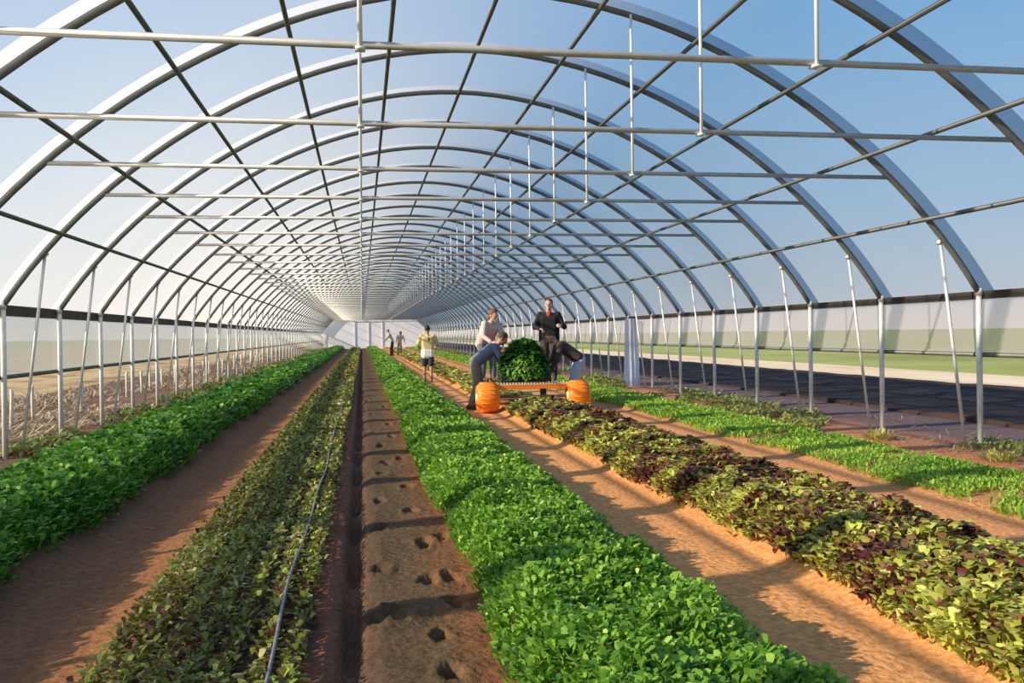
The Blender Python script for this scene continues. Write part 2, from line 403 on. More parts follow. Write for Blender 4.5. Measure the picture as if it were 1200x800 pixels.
ORD = ['', 'first', 'second', 'third', 'fourth', 'fifth', 'sixth', 'seventh', 'eighth', 'ninth', 'tenth', 'eleventh', 'twelfth', 'thirteenth', 'fourteenth', 'fifteenth', 'sixteenth']
proto = None
for k in range(K0, K1 + 1):
    if proto is None: h = proto = make_hoop()
    else: h = copy_tree(proto)
    h.location = (0, Z0 + STEP*k, 0)
    if k < 0: lb = 'steel hoop behind the viewer, at the open near end of the greenhouse'
    elif k == 0: lb = 'steel hoop whose tie bar crosses the whole view just under the top'
    elif k == 1: lb = 'steel hoop with no post in view, carrying the second tie bar'
    elif k == 2: lb = 'steel hoop whose post stands nearest on the ground cloth side'
    elif k == 3: lb = 'steel hoop whose post stands nearest on the sunny side'
    elif k <= 15: lb = 'steel greenhouse hoop, the %s one counted from the near end' % ORD[k+1]
    else: lb = 'one of the small steel hoops crowded together towards the white end wall'
    tag(h, lb, 'greenhouse hoop', 'hoops behind the viewer' if k < 0 else ('far hoops near the end wall' if k > 15 else 'near steel hoops'))

OFFS = [-4.97,-4.23,-3.25,-2.18,-1.1,0,1.1,2.18,3.23,4.22,4.97]
PL = ['lowest roof purlin above the sunny side eave','second roof purlin up from the sunny side eave','third roof purlin up from the sunny side eave','fourth roof purlin up from the sunny side eave',
      'roof purlin just beside the ridge on the sunny side','long steel purlin along the ridge of the roof','roof purlin just beside the ridge on the blue sky side',
      'fourth roof purlin up from the ground cloth side eave','third roof purlin up from the ground cloth side eave','second roof purlin up from the ground cloth side eave','lowest roof purlin above the ground cloth side eave']
for o_, lb in zip(OFFS, PL):
    x = CX + o_; z = arc(x) - .055
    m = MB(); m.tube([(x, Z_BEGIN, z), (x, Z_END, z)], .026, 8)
    tag(m.build('roof_purlin', M['purlin']), lb, 'purlin', 'roof purlins')

# ------------------------------------------------------------------ leaves
def leaf_mesh(name, base, az, tilt, L, W, curl, tint, material, fold=.15, parent=None):
    n = len(base)
    d = np.stack([np.cos(az)*np.sin(tilt), np.sin(az)*np.sin(tilt), np.cos(tilt)], -1)
    s = np.stack([-np.sin(az), np.cos(az), np.zeros(n)], -1)
    nn = np.cross(s, d); nn *= np.where(nn[:, 2:3] < 0, -1, 1)
    U = [0, .30, .30, .80, .80, 1.0]; Sd = [0, -.34, .34, -.48, .48, 0]
    pts = []
    for u, w in zip(U, Sd):
        p = base + d*(L*u)[:,None] + s*(W*w)[:,None] + nn*(W*abs(w)*fold)[:,None]
        p = p.copy(); p[:, 2] -= curl*L*u*u
        pts.append(p)
    V = np.stack(pts, 1).reshape(-1, 3)
    o = (np.arange(n)*6)[:, None]
    T = np.concatenate([o + np.array([[0,2,1]]), o + np.array([[3,4,5]])]); Q = o + np.array([[1,2,4,3]])
    return np_mesh(name, V, [T, Q], material, np.repeat(tint, 6), parent=parent)

def sample(x0, x1, y0, y1, dens, lod0=7.0, power=.8, cap=4.0):
    """random plan positions; further off the leaves get fewer and larger. returns x, y, size factor"""
    xs_, ys_, ss = [], [], []
    y = y0
    while y < y1:
        st = min(1.0 + max(y, 0)*.06, y1 - y)
        s = min(max(1.0, (y + st/2)/lod0)**power, cap)
        n = max(1, int(dens*(x1 - x0)*st/(s*s)))
        xs_.append(rng.uniform(x0, x1, n)); ys_.append(rng.uniform(y, y + st, n)); ss.append(np.full(n, s))
        y += st
    return np.concatenate(xs_), np.concatenate(ys_), np.concatenate(ss)

def crop(name, x0, x1, y0, y1, height, dens, L, W, material, tintf, label, edge=.12, tilt=(.35,1.15), curl=.35, ragged=.3, fold=.18, lod0=7.0, gap=None, inner=.5):
    x, y, s = sample(x0 - .06, x1 + .06, y0, y1, dens, lod0)
    wob = .10*noise2(x, y, 131 + int(x0*7), 8, .3, 3)
    ed = np.minimum(x - x0 + wob, x1 - x - wob)
    keep = ed > rng.uniform(-.06, .02, len(x))
    if gap is not None: keep &= gap(x, y)
    x, y, s, ed = x[keep], y[keep], s[keep], ed[keep]
    top = height*(.55 + .45*smooth(0, edge*1.6, ed))*(1 + ragged*noise2(x, y, 117 + int(x0*10), 14, 1.2, 7)*2)
    g = ground_z(x, y)
    l = L*s**.6*rng.uniform(.7, 1.25, len(x)); w = W*s*rng.uniform(.75, 1.25, len(x))
    t = rng.uniform(tilt[0], tilt[1], len(x)); az = rng.uniform(0, 2*PI, len(x))
    side = np.exp(-np.maximum(ed, 0)/.07)
    toward = np.where(x - (x0+x1)/2 > 0, 0.0, PI)
    az = np.where(rng.random(len(x)) < side*.75, toward + rng.normal(0, .7, len(x)), az)
    zt = top*(1 - inner*rng.random(len(x))**1.6) - l*np.cos(t)*.8
    z = g + np.maximum(zt, .0)
    tint = np.clip(tintf(x, y), 0, 1)
    o = leaf_mesh(name, np.stack([x, y, z], -1), az, t, l, w, np.full(len(x), curl)*rng.uniform(.3, 1.4, len(x)), tint, material, fold)
    tag(o, label, 'crop', kind='stuff')
    return o

def tf_plain(mid, patch, spread, seed):
    return lambda x, y: mid + patch*noise2(x, y, seed, 10, .3, 3)*3 + rng.normal(0, spread, len(x))

crop('salad_greens', .58, 1.58, 1.2, 98, .23, 6800, .058, .027, M['leaf_bright'], tf_plain(.45,.08,.22,41), 'wide bed of bright green salad leaves beside the bare trodden strip', tilt=(.1,1.0), ragged=.55, inner=.7)
crop('leafy_greens', -3.05, -1.98, 1.2, 98, .33, 3600, .085, .042, M['leaf_dark'], tf_plain(.42,.12,.22,43), 'tall dark green leafy crop bed next to the sunny side posts', tilt=(.1,1.1), ragged=.4, inner=.8)

# seedlings: rows of small plants
rows = np.linspace(-1.06, -.30, 7)
bx, by, bs, bt = [], [], [], []
for r_ in rows:
    y = 1.2
    while y < 98:
        s = min(max(1, y/7)**.8, 4); step = .045*s
        for q in range(18):
            bx.append(r_ + random.gauss(0, .019 + .003*s)); by.append(y + random.uniform(0, step)); bs.append(s); bt.append(random.gauss(.52, .25))
        y += step
bx, by, bs, bt = map(np.array, (bx, by, bs, bt))
nn_ = len(bx); l = .05*bs**.6*rng.uniform(.6, 1.3, nn_); t = rng.uniform(.2, 1.25, nn_)
patchn = noise2(bx, by, 55, 10, .3, 2)
z = ground_z(bx, by) + rng.random(nn_)**1.4*(.085 + .03*patchn)
o = leaf_mesh('seedlings', np.stack([bx, by, z], -1), rng.uniform(0, 2*PI, nn_), t, l, .026*bs*rng.uniform(.7, 1.3, nn_), np.full(nn_, .3), np.clip(bt + patchn*.25, 0, 1), M['leaf_seedling'])
tag(o, 'low bed of reddish green seedlings in narrow rows with a drip line', 'crop', kind='stuff')

def lettuce_tint(x, y):
    cl = noise2(x, y, 61, 18, 1.6, 9)*3.4 + .15*noise2(x, y, 62, 8, .3, .9)*3
    return .50 + .36*np.tanh(cl*1.6) + rng.normal(0, .2, len(x))
crop('mixed_lettuce', 2.50, 3.58, 1.8, 15.4, .21, 4000, .075, .05, M['leaf_lettuce'], lettuce_tint, 'bed of mixed red and green lettuce in front of the orange trolley', tilt=(.15,1.1), curl=.25, ragged=.7, fold=.55, inner=.7)
crop('lettuce_stubble', 2.50, 3.58, 18.9, 98, .09, 900, .07, .045, M['leaf_lettuce'], lambda x, y: rng.normal(.62, .2, len(x)), 'short cut lettuce bed stretching behind the orange trolley', ragged=.5)
crop('young_greens', 4.72, 5.95, 2.5, 98, .085, 2500, .075, .018, M['leaf_grass'], tf_plain(.5,.16,.22,71), 'low bright green young crop bed nearest the ground cloth side posts', tilt=(.1,1.0), ragged=.7, lod0=9, gap=lambda x, y: (noise2(x, y, 77, 12, .4, 4)*3 + rng.normal(0, .25, len(x)) > -.85))

# weeds along the posts
def patches(seed, th):
    return lambda x, y: noise2(x, y, seed, 10, .25, 2.2)*3 + rng.normal(0, .12, len(x)) > th
crop('weeds', 6.05, 7.5, 3, 98, .10, 1500, .09, .022, M['leaf_weed'], lambda x, y: rng.normal(.55, .22, len(x)), 'sparse yellowish weeds at the foot of the ground cloth side posts', tilt=(.2,1.3), gap=patches(81,.12), ragged=.8)
crop('weeds', -4.35, -3.2, 3, 98, .17, 1500, .11, .03, M['leaf_weed'], lambda x, y: rng.normal(.28, .2, len(x)), 'olive weeds growing between the tall dark crop and the sunny side posts', tilt=(.2,1.2), gap=patches(83,.0), ragged=.8)
crop('straw', -8.0, -4.3, 4, 98, .06, 500, .22, .012, M['leaf_straw'], lambda x, y: rng.normal(.66, .25, len(x)), 'dry tan straw scattered outside the sunny side posts', tilt=(1.1,1.5), gap=patches(85,-.05), curl=.05, ragged=.6)
crop('straw', 6.3, 8.3, 4, 60, .03, 160, .13, .010, M['leaf_straw'], lambda x, y: rng.normal(.4, .25, len(x)), 'dry bits of straw on the reddish soil at the ground cloth side', tilt=(1.2,1.5), gap=patches(87,.0), curl=.05, ragged=.6)

# single yellow-green weed clumps by the posts
CL = [(6.55,8.35,'yellow green weed clump on red soil in front of the nearest ground cloth side post'), (6.75,6.9,'yellow green weed clump at the edge of the view on the ground cloth side'),
      (6.45,10.4,'yellow green weed clump between the two nearest ground cloth side posts')]
for x, y, lb in CL:
    n = 150; a = rng.uniform(0, 2*PI, n); r = .16*np.sqrt(rng.random(n))
    base = np.stack([x + r*np.cos(a), y + r*np.sin(a), np.zeros(n)], -1); base[:,2] = ground_z(base[:,0], base[:,1])
    o = leaf_mesh('weed_clump', base, a, rng.uniform(.1, 1.0, n), rng.uniform(.08, .2, n), rng.uniform(.012, .026, n), np.full(n, .25), np.clip(rng.normal(.82, .15, n), 0, 1), M['leaf_weed'])
    tag(o, lb, 'weed', 'weed clumps by the posts')

# drip line over the seedlings
pts = []
y = 1.0
while y < 97:
    pts.append((-.375 + .012*math.sin(y*.9) + .008*math.sin(y*2.3), y, gz(-.375, y) + .085 + .008*math.sin(y*1.7))); y += .35 if y < 12 else 1.5
m = MB(); m.tube(pts, .0085, 8)
tag(m.build('drip_line', M['drip']), 'thin grey drip irrigation line lying along the seedling bed', 'drip line')

# short stakes outside the sunny side
for i in range(26):
    y = 12.4 + i*1.5 + random.uniform(-.25, .25); x = -5.55 + random.uniform(-.2, .2)
    h = random.uniform(.45, .62)
    m = MB(); m.tube([(x, y, -.2), (x + random.uniform(-.03, .03), y, h - .05), (x, y, h)], [.032, .03, .018], 7)
    o = m.build('stake', M['stake'])
    if i == 0: lb = 'pale wooden stake outside the sunny side, nearest of the row'
    elif i == 1: lb = 'pale wooden stake outside the sunny side, second from the near end of the row'
    elif i == 2: lb = 'pale wooden stake outside the sunny side, third from the near end of the row'
    else: lb = 'one of the short pale stakes further down the row outside the sunny side'
    tag(o, lb, 'stake', 'short stakes outside the sunny side' if i > 2 else None)

# gathered plastic sheet hanging by the posts
def hanging_sheet():
    n = 44; vs = []; zz = [ -.01, .25, .6, 1.0, 1.4, 1.75]
    for z in zz:
        sp = 1.0 - .25*smooth(.2, 1.7, np.array(z))
        for i in range(n):
            q = 2*PI*i/n; rr = 1 + .28*math.sin(q*9 + z*.8) + .1*math.sin(q*4 + 1)
            vs.append((7.0 + .13*sp*rr*math.cos(q), 22.7 + .42*sp*rr*math.sin(q), z))
    fs = [(j*n+i, j*n+(i+1) % n, (j+1)*n+(i+1) % n, (j+1)*n+i) for j in range(len(zz)-1) for i in range(n)]
    fs += [tuple(reversed(range(n))), tuple(range((len(zz)-1)*n, len(zz)*n))]
    m = MB(); m.add(vs, fs)
    return m.build('plastic_sheet', film_mat('bundled_film', .72, .9, 1, scol=(.84,.85,.90)))
tag(hanging_sheet(), 'bundle of pale plastic sheet hanging from eave to ground between the far posts', 'plastic sheet')

# ------------------------------------------------------------------ harvest trolley
TY = 15.95
def trolley():
    t = empty('harvest_trolley', (3.05, TY, 0))
    def P(m, n, mt, par=t, **k):
        return m.build(n, mt, par, **k)
    m = MB(); m.box((-.90,-.03,.395),(.90,.03,.47)); m.box((-.84,2.0,.36),(.84,2.06,.42))
    for x in (-.78,.78): m.box((x-.03,.03,.36),(x+.03,2.0,.41))
    for x in (-.79,.79): m.box((x-.035,-.03,.25),(x+.035,.03,.40))
    P(m, 'frame', M['orange'], smooth=False, bevel=.006)
    m = MB(); m.box((-.82,-.035,.47),(.82,.035,.487))
    for i in range(30):
        x = -.80 + i*1.6/29; m.box((x-.013,-.03,.484),(x+.013,.03,.515))
    o = P(m, 'toothed_rail', M['palemetal'], smooth=False); o['label'] = 'pale toothed rail on top of the front beam'
    m = MB()
    for i in range(9): m.box((-.75 + i*.168,.05,.41),(-.75 + i*.168 + .15,1.98,.435))
    P(m, 'deck', mat('deck_boards', (.30,.19,.10), .8), smooth=False)
    prof = [(-.18,.06),(-.20,.15),(-.195,.21),(-.15,.25),(-.08,.27),(.08,.27),(.15,.25),(.195,.21),(.20,.15),(.18,.06)]
    for x in (-.835,.835):
        y = -.02; m = MB(); m.lathe((x, y, .262), 1, prof)
        for k in range(20):
            q = 2*PI*k/20
            m.tube([(x-.14, y + .262*math.cos(q), .262 + .262*math.sin(q)), (x+.14, y + .262*math.cos(q+.12), .262 + .262*math.sin(q+.12))], .014, 6)
        w = P(m, 'wheel', M['tyre'])
        m = MB(); m.lathe((x, y, .262), 1, [(-.215,.03),(-.205,.07),(.205,.07),(.215,.03)]); m.build('hub', M['palemetal'], w)
    m = MB(); m.tube([(-.835,-.02,.262),(.835,-.02,.262)], .022, 10); P(m, 'axle', M['steel'])
    for x in (-.6,.6):
        m = MB(); m.lathe((x, 2.0, .15), 1, [(-.04,.10),(-.045,.125),(-.03,.145),(.03,.145),(.045,.125),(.04,.10)], 20)
        w = P(m, 'caster', M['steel'])
        m = MB(); m.box((x-.065,1.98,.15),(x-.05,2.03,.37)); m.box((x+.05,1.98,.15),(x+.065,2.03,.37)); m.box((x-.065,1.97,.34),(x+.065,2.04,.37)); m.build('fork', M['orange'], w, smooth=False)
    # guide rail at the back
    m = MB()
    for x in (-.72,.72): m.tube([(x,1.96,.4),(x,1.96,1.05)], .02, 8)
    m.tube([(-.72,1.96,1.05),(.72,1.96,1.05)], .02, 8); P(m, 'hand_rail', M['orange'])
    return t
tag(trolley(), 'orange harvest trolley on fat wheels straddling the lettuce bed', 'trolley')

def crate(x, y, lb, w=.44, d=.5, h=.26):
    t = empty('harvest_crate', (x, y, .437))
    m = MB(); m.box((-w/2,-d/2,0),(w/2,d/2,.015)); m.build('base', M['crate'], t, smooth=False)
    m = MB(); tk = .012
    for (a, b_) in (((-w/2,-d/2),(w/2,-d/2+tk)), ((-w/2,d/2-tk),(w/2,d/2)), ((-w/2,-d/2+tk),(-w/2+tk,d/2-tk)), ((w/2-tk,-d/2+tk),(w/2,d/2-tk))):
        for z0, z1 in ((.015,.06),(.085,.13),(.155,.19)): m.box((a[0],a[1],z0),(b_[0],b_[1],z1))
    for cx_ in (-1,1):
        for cy_ in (-1,1): m.box((cx_*w/2-.02*(cx_>0),cy_*d/2-.02*(cy_>0),.0),(cx_*w/2+.02*(cx_<0),cy_*d/2+.02*(cy_<0),h))
    m.build('slatted_side', M['crate'], t, smooth=False)
    m = MB(); r = .016
    m.box((-w/2-r,-d/2-r,h-.03),(w/2+r,-d/2+r,h)); m.box((-w/2-r,d/2-r,h-.03),(w/2+r,d/2+r,h)); m.box((-w/2-r,-d/2+r,h-.03),(-w/2+r,d/2-r,h)); m.box((w/2-r,-d/2+r,h-.03),(w/2+r,d/2-r,h))
    m.build('rim', M['crate'], t, smooth=False)
    tag(t, lb, 'crate', 'crates on the trolley')
crate(2.72, TY+.36, 'black slatted crate under the greens, beside the bending man in blue')
crate(3.20, TY+.36, 'black slatted crate under the greens, beside the worker in jeans')

# heap of cut greens over the crates
n = 4200
th = rng.uniform(0, 2*PI, n); ph = np.arccos(rng.uniform(-.35, 1, n)); rr = rng.uniform(.8, 1.03, n)
px = 2.96 + .40*rr*np.sin(ph)*np.cos(th); py = TY + .36 + .34*rr*np.sin(ph)*np.sin(th); pz = .80 + .46*rr*np.cos(ph)
pz = np.maximum(pz, .6)
tint = np.clip(.30 + .55*(noise2(px*1.3, py + pz, 91, 10, .8, 4)*3 + .2) + .35*(px-2.96) + rng.normal(0,.16,n), 0, 1)
az = th + rng.normal(0,.5,n)
o = leaf_mesh('cut_greens', np.stack([px,py,pz],-1), az, np.clip(ph + rng.normal(0,.4,n), .1, 2.2), rng.uniform(.07,.14,n), rng.uniform(.04,.075,n), np.full(n,.4), tint, M['leaf_heap'])
m = MB(); m.sphere((2.96, TY+.36, .80), (.36,.30,.42), 18, 12); core = m.build('leaf_core', mat('packed_leaves', (.03,.09,.02), .8, 0, .4, 30, .5), o)
tag(o, 'tall heap of freshly cut green leaves in the crates on the trolley', 'cut greens', kind='stuff')

# ------------------------------------------------------------------ people
skin_mat = {k: mat('skin_' + k, c, .55, 0, .06, 14) for k, c in dict(light=(.62,.36,.25), tan=(.45,.24,.15), dark=(.30,.16,.10)).items()}
def V3(*a): return Vector(a)
def hand(m, w, d, nrm, thumb):
    """palm and five curled fingers from wrist w along d; nrm: the way the palm faces; thumb: the side the thumb is on"""
    d = d.normalized(); nrm = (nrm - d*nrm.dot(d)).normalized(); s = d.cross(nrm).normalized()
    if s.dot(thumb) < 0: s = -s
    for i, (o_, ln) in enumerate(((.030,.070),(.010,.080),(-.011,.075),(-.030,.060))):
        k = w + s*o_*1.05 + d*.088
        m.limb([w + s*o_*.6 + d*.012, k], (.015, .0135))
        k2 = k + (d*.86 + nrm*.5).normalized()*ln*.5
        k3 = k2 + (d*.45 + nrm*.9).normalized()*ln*.5
        m.limb([k, k2, k3], (.0115, .0105, .009))
    a = w + s*.024 + d*.025; b_ = a + (s*.7 + d*.65 + nrm*.25).normalized()*.042; c = b_ + (d*.9 + nrm*.45 + s*.1).normalized()*.034
    m.limb([a, b_, c], (.0155, .0125, .0105))

def person(label, loc, J, look, cols, sleeve='long', legs='long', hair='short', voxel=.0085, shirt_hem=None, skin='light', girth=1.0, mark=None):
    """J: joints in metres from the feet (x across, y away, z up). look: direction the face points"""
    J = {k: Vector(v) for k, v in J.items()}
    look = Vector(look).normalized(); g = girth
    m = MB()
    hd = J['head']; upv = (hd - J['neck']).normalized()
    fwd = (look - upv*look.dot(upv)).normalized() if abs(look.dot(upv)) < .95 else look
    sd = fwd.cross(upv).normalized()
    R = Matrix((sd, fwd, upv)).transposed()
    def H(x, y, z): return hd + R @ Vector((x, y, z))
    m.sphere(hd, (.074,.092,.108), 18, 14, R)                                   # skull
    m.sphere(H(0,.022,-.055), (.056,.066,.066), 14, 10, R)                      # jaw
    m.sphere(H(0,.080,-.105), (.022,.018,.018), 10, 8, R)                       # chin
    m.limb([H(0,.092,.0), H(0,.112,-.034)], (.010,.0155))                       # nose
    m.sphere(H(0,.090,-.064), (.026,.010,.008), 10, 6, R); m.sphere(H(0,.088,-.076), (.023,.010,.008), 10, 6, R)
    for s in (-1, 1):
        m.sphere(H(s*.078,-.005,-.012), (.012,.020,.032), 10, 8, R)             # ears
        m.sphere(H(s*.030,.086,.020), (.022,.010,.007), 8, 6, R)                # brow
        m.sphere(H(s*.042,.070,-.03), (.022,.016,.018), 8, 6, R)                # cheek
    m.limb([J['chest'], J['neck'], hd - upv*.06], (.075,.056,.053))
    ax = (J['shr'] - J['shl']).normalized()
    hx = (J['hpr'] - J['hpl']).normalized()
    for t_ in (-1, -.33, .33, 1):
        a = J['hip'] + hx*.085*t_*g; b_ = J['chest'] + ax*.085*t_*g
        m.limb([a, a.lerp(b_, .45), b_], (.088*g,.080*g,.092*g))
    for q, s in (('l', -1), ('r', 1)):
        m.limb([J['chest'] + ax*s*.06, J['sh'+q]], (.07,.056))
        m.limb([J['sh'+q], J['el'+q], J['wr'+q]], (.050,.038,.026))
        d = J['wr'+q] - J['el'+q]
        inward = (hd + look*.5 - V3(0,0,.6)) - J['wr'+q]
        hand(m, J['wr'+q], d, inward, look + V3(0,0,.3))
        m.limb([J['hp'+q], J['kn'+q], J['an'+q]], (.086*g,.058,.040))
        m.sphere(J['kn'+q].lerp(J['an'+q], .3) - fwd*.012, (.052,.052,.08), 10, 8)
        fx = Vector((J['to'+q].x - J['an'+q].x, J['to'+q].y - J['an'+q].y, 0)).normalized()
        m.limb([J['an'+q] - fx*.035 - V3(0,0,.035), J['an'+q] + fx*.16 - V3(0,0,.045)], (.038,.030))
    body = m.build('person', skin_mat[skin], voxel=voxel)
    body.location = loc; tag(body, label, 'person')
    # eyes
    for s in (-1, 1):
        e = MB(); e.sphere(H(s*.031,.088,.004), (.012,.008,.008), 8, 6, R); e.build('eye', mat('eye_dark', (.03,.025,.02), .2, 0, .05), body)
    # shirt
    m = MB()
    hem = J['hip'].lerp(J['chest'], -.12 if shirt_hem is None else shirt_hem)
    for t_ in (-1, -.33, .33, 1):
        a = hem + hx*.088*t_*g; b_ = J['chest'] + ax*.09*t_*g
        m.limb([a, a.lerp(b_, .5), b_], (.106*g,.102*g,.108*g))
    m.limb([J['chest'], J['chest'].lerp(J['neck'], .75)], (.09,.068))
    for q, s in (('l', -1), ('r', 1)):
        m.limb([J['chest'] + ax*s*.06, J['sh'+q]], (.085,.074))
        if sleeve == 'long': m.limb([J['sh'+q], J['el'+q], J['el'+q].lerp(J['wr'+q], .88)], (.072,.058,.043))
        else: m.limb([J['sh'+q], J['sh'+q].lerp(J['el'+q], .8)], (.072,.066))
    m.build('shirt' if sleeve == 'short' else 'jacket', mat('top_cloth', cols['top'], .9, 0, .14, 9, .3), body, voxel=.014)
    # trousers or shorts
    m = MB()
    for t_ in (-1, 0, 1): m.limb([J['hip'] + hx*.075*t_*g, J['hip'].lerp(J['chest'], .16) + hx*.075*t_*g], (.104*g,.098*g))
    for q in 'lr':
        if legs == 'long':
            m.limb([J['hp'+q], J['kn'+q], J['an'+q] + (J['kn'+q]-J['an'+q])*.08], (.102*g,.078,.064))
        else:
            e = J['hp'+q].lerp(J['kn'+q], .85); m.limb([J['hp'+q], e], (.105*g,.092))
    m.build('trousers' if legs == 'long' else 'shorts', mat('trouser_cloth', cols['legs'], .9, 0, .12, 9, .3), body, voxel=.014)
    for q in 'lr':
        m = MB(); an = J['an'+q]; fx = Vector((J['to'+q].x - an.x, J['to'+q].y - an.y, 0)).normalized()
        f0 = an - V3(0,0,.035)
        m.limb([f0 - fx*.045, f0 + fx*.06, f0 + fx*.175], (.048,.048,.036)); m.limb([an + V3(0,0,.04), f0], (.052,.05))
        m.build('shoe', mat('shoe_leather', cols.get('shoe', (.06,.045,.035)), .7), body, voxel=.012)
    # hair or cap
    m = MB()
    m.sphere(H(0,-.014,.022), (.084,.094,.104), 16, 12, R)
    if hair == 'long':
        m.sphere(H(0,-.055,-.05), (.075,.055,.10), 14, 10, R)
    # keep the face free: hair stays behind the forehead line
    hv = m.v; 
    keep = []
    for v in hv:
        p = R.transposed() @ (Vector(v) - hd)
        if p.y > .045 and p.z < .055: p.y = .03
        if p.z < -.06 and hair != 'long': p.z = -.05
        keep.append(tuple(hd + R @ p))
    m.v = keep
    if hair == 'cap':
        m.sphere(H(0,.10,.055), (.065,.065,.012), 14, 6, R)
        m.build('cap', mat('cap_cloth', cols['hair'], .9), body, voxel=.01)
    else:
        m.build('hair', mat('hair_strands', cols['hair'], .7, 0, .25, 60, .3), body, voxel=.01)
    if mark: mark(body, J, R)
    return body

def stand(h, face, lean=0.0, ldir=(0,1), knee=0.0, arms=None, spread=.10):
    """joint set for a standing figure of height h facing `face` (x, y); the trunk leans by `lean` (radians) towards ldir"""
    k = h/1.75; f = Vector((face[0], face[1], 0)).normalized(); r = Vector((f.y, -f.x, 0)); l = Vector((ldir[0], ldir[1], 0)).normalized()
    hip = V3(0,0,.92*k - .25*knee) - l*(.16*math.sin(lean)); u = V3(0,0,math.cos(lean)) + l*math.sin(lean)
    chest = hip + u*.40*k; neck = hip + u*.535*k; head = neck + (u*.8 + V3(0,0,.25)).normalized()*.165*k
    J = dict(hip=hip, chest=chest, neck=neck, head=head)
    for q, s in (('l', -1), ('r', 1)):
        J['hp'+q] = hip + r*s*.095 - V3(0,0,.04)
        J['an'+q] = r*s*spread + V3(0,0,.085) + f*(.06 if q == 'l' else -.06)
        J['kn'+q] = (J['hp'+q] + J['an'+q])*.5 + f*(.03 + .5*knee)
        J['to'+q] = J['an'+q] + f*.2
        J['sh'+q] = chest + u*.075*k + r*s*.185*k
        a = (arms or {}).get(q)
        if a:
            J['el'+q] = J['sh'+q] + Vector(a[0]); J['wr'+q] = J['el'+q] + Vector(a[1])
        else:
            J['el'+q] = J['sh'+q] + r*s*.06 - V3(0,0,.29*k); J['wr'+q] = J['el'+q] + f*.06 - V3(0,0,.25*k)
    return J

def gp(x, y, z=None): return (x, y, gz(x, y) if z is None else z)

# man in blue bending over the trolley from the path
J = stand(1.74, (1,-.1), .92, (1,-.15), .06, dict(l=((.10,.06,-.27),(.20,-.05,-.13)), r=((.12,-.06,-.27),(.20,-.06,-.12))), spread=.11)
for q in 'lr': J['an'+q] -= V3(.17,0,0); J['to'+q] -= V3(.17,0,0); J['kn'+q] -= V3(.07,0,0)
person('person in grey blue shirt bending over the trolley, hands in the cut greens', gp(2.26, 16.95), J, (1,-.2,-.5), dict(top=(.15,.17,.25), legs=(.20,.20,.16), hair=(.05,.03,.02)), skin='tan', girth=1.15, shirt_hem=.12)
# person in pink beige shirt behind him, on the deck
J = stand(1.56, (.6,-1), .55, (.5,-1), .05, dict(l=((.10,-.10,-.24),(.16,-.14,-.12)), r=((-.04,-.10,-.25),(.14,-.16,-.12))))
person('person in pale pink shirt with brown hair leaning forward behind the man in blue', (2.50, 17.9, .435), J, (.75,-.8,-.35), dict(top=(.66,.48,.42), legs=(.15,.16,.20), hair=(.16,.07,.035)), skin='light', hair='long', girth=1.08)
# man in black jacket on the deck
J = stand(1.70, (-.25,-1), .12, (-.2,-1), .04, dict(l=((.12,-.06,-.25),(-.12,-.20,.03)), r=((-.12,-.04,-.25),(.08,-.20,-.04))))
red = mat('red_shirt_cloth', (.50,.07,.05), .9)
def red_front(body, J, R):
    m = MB(); c = J['chest']; m.sphere(c + V3(-.015,-.085,.09), (.055,.04,.07), 12, 10); m.build('red_shirt', red, body)
person('person in black jacket over a red shirt standing upright behind the heap of greens', (3.78, 17.9, .435), J, (-.45,-1,-.3), dict(top=(.012,.012,.015), legs=(.05,.045,.045), hair=(.10,.05,.03)), skin='light', mark=red_front, girth=1.12)
# worker in brown jacket and jeans bending from the other path
J = stand(1.74, (-1,.05), .95, (-1,.1), .05, dict(l=((-.08,-.08,-.27),(-.14,.0,-.20)), r=((-.08,.06,-.27),(-.18,.02,-.16))), spread=.12)
person('person in dark brown jacket and light blue jeans bending over the trolley', gp(3.98, 16.75), J, (-1,-.1,-.55), dict(top=(.060,.040,.034), legs=(.45,.53,.68), hair=(.07,.035,.03)), skin='tan', girth=1.12, shirt_hem=.10)
# picker in yellow shirt, seen from behind
J = stand(1.74, (.05,1), .05, (0,1), 0, dict(l=((-.12,.02,-.26),(.05,.18,-.06)), r=((.14,.02,-.25),(-.03,.19,-.05))), spread=.10)
def tee(body, J, R):
    m = MB(); h_ = J['hip']
    for t_ in (-1,-.33,.33,1): m.limb([h_ + V3(.09*t_,0,-.11), h_ + V3(.09*t_,0,.03)], (.118,.113))
    o = m.build('shirt_hem', mat('white_hem_cloth', (.85,.82,.74), .9), body, voxel=.014); o['label'] = 'white shirt tail below the yellow shirt'
    m = MB(); m.sphere(J['chest'] + V3(.02,-.112,-.02), (.04,.012,.045), 12, 8); m.sphere(J['chest'] + V3(.02,-.112,.035), (.022,.012,.022), 10, 8)
    o = m.build('back_print', mat('brown_print', (.20,.11,.04), .9), body); o['label'] = 'small brown print on the back'
person('person in yellow shirt and dark shorts walking away along the path', gp(1.98, 27.4), J, (.05,1,-.15), dict(top=(.62,.50,.22), legs=(.035,.037,.045), hair=(.012,.012,.014), shoe=(.22,.11,.06)), sleeve='short', legs='short', skin='tan', mark=tee)
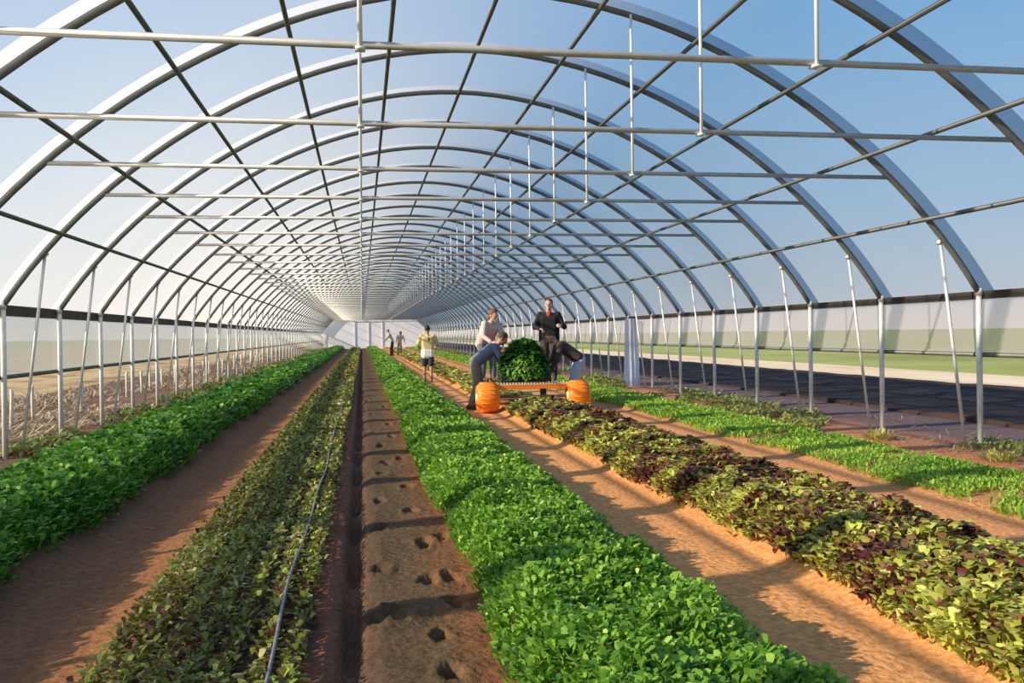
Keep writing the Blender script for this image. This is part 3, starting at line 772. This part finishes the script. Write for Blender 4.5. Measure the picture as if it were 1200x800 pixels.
# two pickers far down the wide bed
J = stand(1.98, (-1,.1), .42, (-1,0), .02, dict(l=((-.10,-.05,-.25),(-.18,0,-.16)), r=((-.08,.05,-.25),(-.18,0,-.16))))
person('person with a grey cap and cream shirt leaning over, farthest down the path', gp(2.05, 63.0), J, (-.7,-.3,-.5), dict(top=(.62,.55,.36), legs=(.055,.03,.025), hair=(.18,.22,.26)), sleeve='short', hair='cap', voxel=.012, skin='tan')
J = stand(1.78, (.3,-1), .6, (.3,-1), .1, dict(l=((.08,-.08,-.25),(.05,-.12,-.2)), r=((-.08,-.08,-.25),(-.05,-.12,-.2))))
person('person with black hair and pale shirt stooping, next to the picker with the grey cap', gp(2.5, 61.0), J, (.2,-.8,-.7), dict(top=(.70,.64,.58), legs=(.30,.26,.22), hair=(.01,.01,.012)), sleeve='long', hair='long', voxel=.012, skin='tan')

# ------------------------------------------------------------------ light
w = bpy.data.worlds.new('sky'); sc.world = w; w.use_nodes = True
nt = w.node_tree; N, L = nt.nodes, nt.links; bg = N['Background']
tc = N.new('ShaderNodeTexCoord'); sx = N.new('ShaderNodeSeparateXYZ'); L.new(tc.outputs['Generated'], sx.inputs[0])
r = N.new('ShaderNodeValToRGB'); e = r.color_ramp.elements
e[0].position = 0; e[0].color = (.80,.74,.71,1); e[1].position = 1; e[1].color = (.10,.26,.60,1)
for p, c in ((.04,(.62,.69,.76)),(.13,(.45,.64,.83)),(.30,(.27,.52,.84)),(.5,(.17,.40,.74))):
    q = e.new(p); q.color = c + (1,)
L.new(sx.outputs['Z'], r.inputs['Fac'])
AZ, EL = math.radians(14), math.radians(24)
S = Vector((-math.cos(EL)*math.cos(AZ), -math.cos(EL)*math.sin(AZ), math.sin(EL)))     # towards the sun
dp = N.new('ShaderNodeVectorMath'); dp.operation = 'DOT_PRODUCT'; dp.inputs[1].default_value = S
L.new(tc.outputs['Generated'], dp.inputs[0])
mr = N.new('ShaderNodeMapRange'); mr.inputs['From Min'].default_value = .0; mr.inputs['From Max'].default_value = 1; mr.inputs['To Max'].default_value = .10; L.new(dp.outputs['Value'], mr.inputs['Value'])
pw = N.new('ShaderNodeMath'); pw.operation = 'POWER'; pw.inputs[1].default_value = 1.6; L.new(mr.outputs[0], pw.inputs[0])
mx = N.new('ShaderNodeMix'); mx.data_type = 'RGBA'; L.new(pw.outputs[0], mx.inputs['Factor']); L.new(r.outputs['Color'], mx.inputs[6]); mx.inputs[7].default_value = (.95,.94,.90,1)
L.new(mx.outputs[2], bg.inputs['Color']); bg.inputs['Strength'].default_value = 1.0
sun = bpy.data.lights.new('sun', 'SUN'); sun.energy = 7.8; sun.angle = math.radians(.6); sun.color = (1,.87,.68)
so = bpy.data.objects.new('sun', sun); C.objects.link(so); so.rotation_euler = S.to_track_quat('Z', 'Y').to_euler()

# ------------------------------------------------------------------ camera
cam = bpy.data.cameras.new('camera'); cam.sensor_width = 36; cam.sensor_fit = 'HORIZONTAL'; cam.lens = 36*1046.78/1200; cam.clip_end = 4000; cam.clip_start = .05
co = bpy.data.objects.new('camera', cam); C.objects.link(co)
rt = Vector((0.98608,-0.16573,-0.01355)); upv = Vector((0.01478,0.00621,0.99987)); fw = Vector((0.16562,0.98615,-0.00858))
Rm = Matrix((rt, upv, -fw)).transposed().to_4x4(); Rm.translation = (0, 0, 1.4)
co.matrix_world = Rm
sc.camera = co
sc.view_settings.view_transform = 'Standard'; sc.view_settings.look = 'None'; sc.view_settings.gamma = 1; sc.view_settings.use_curve_mapping = False
sc.view_settings.exposure = 0.0
sc.cycles.transparent_max_bounces = 24; sc.cycles.max_bounces = 6; sc.cycles.use_denoising = True
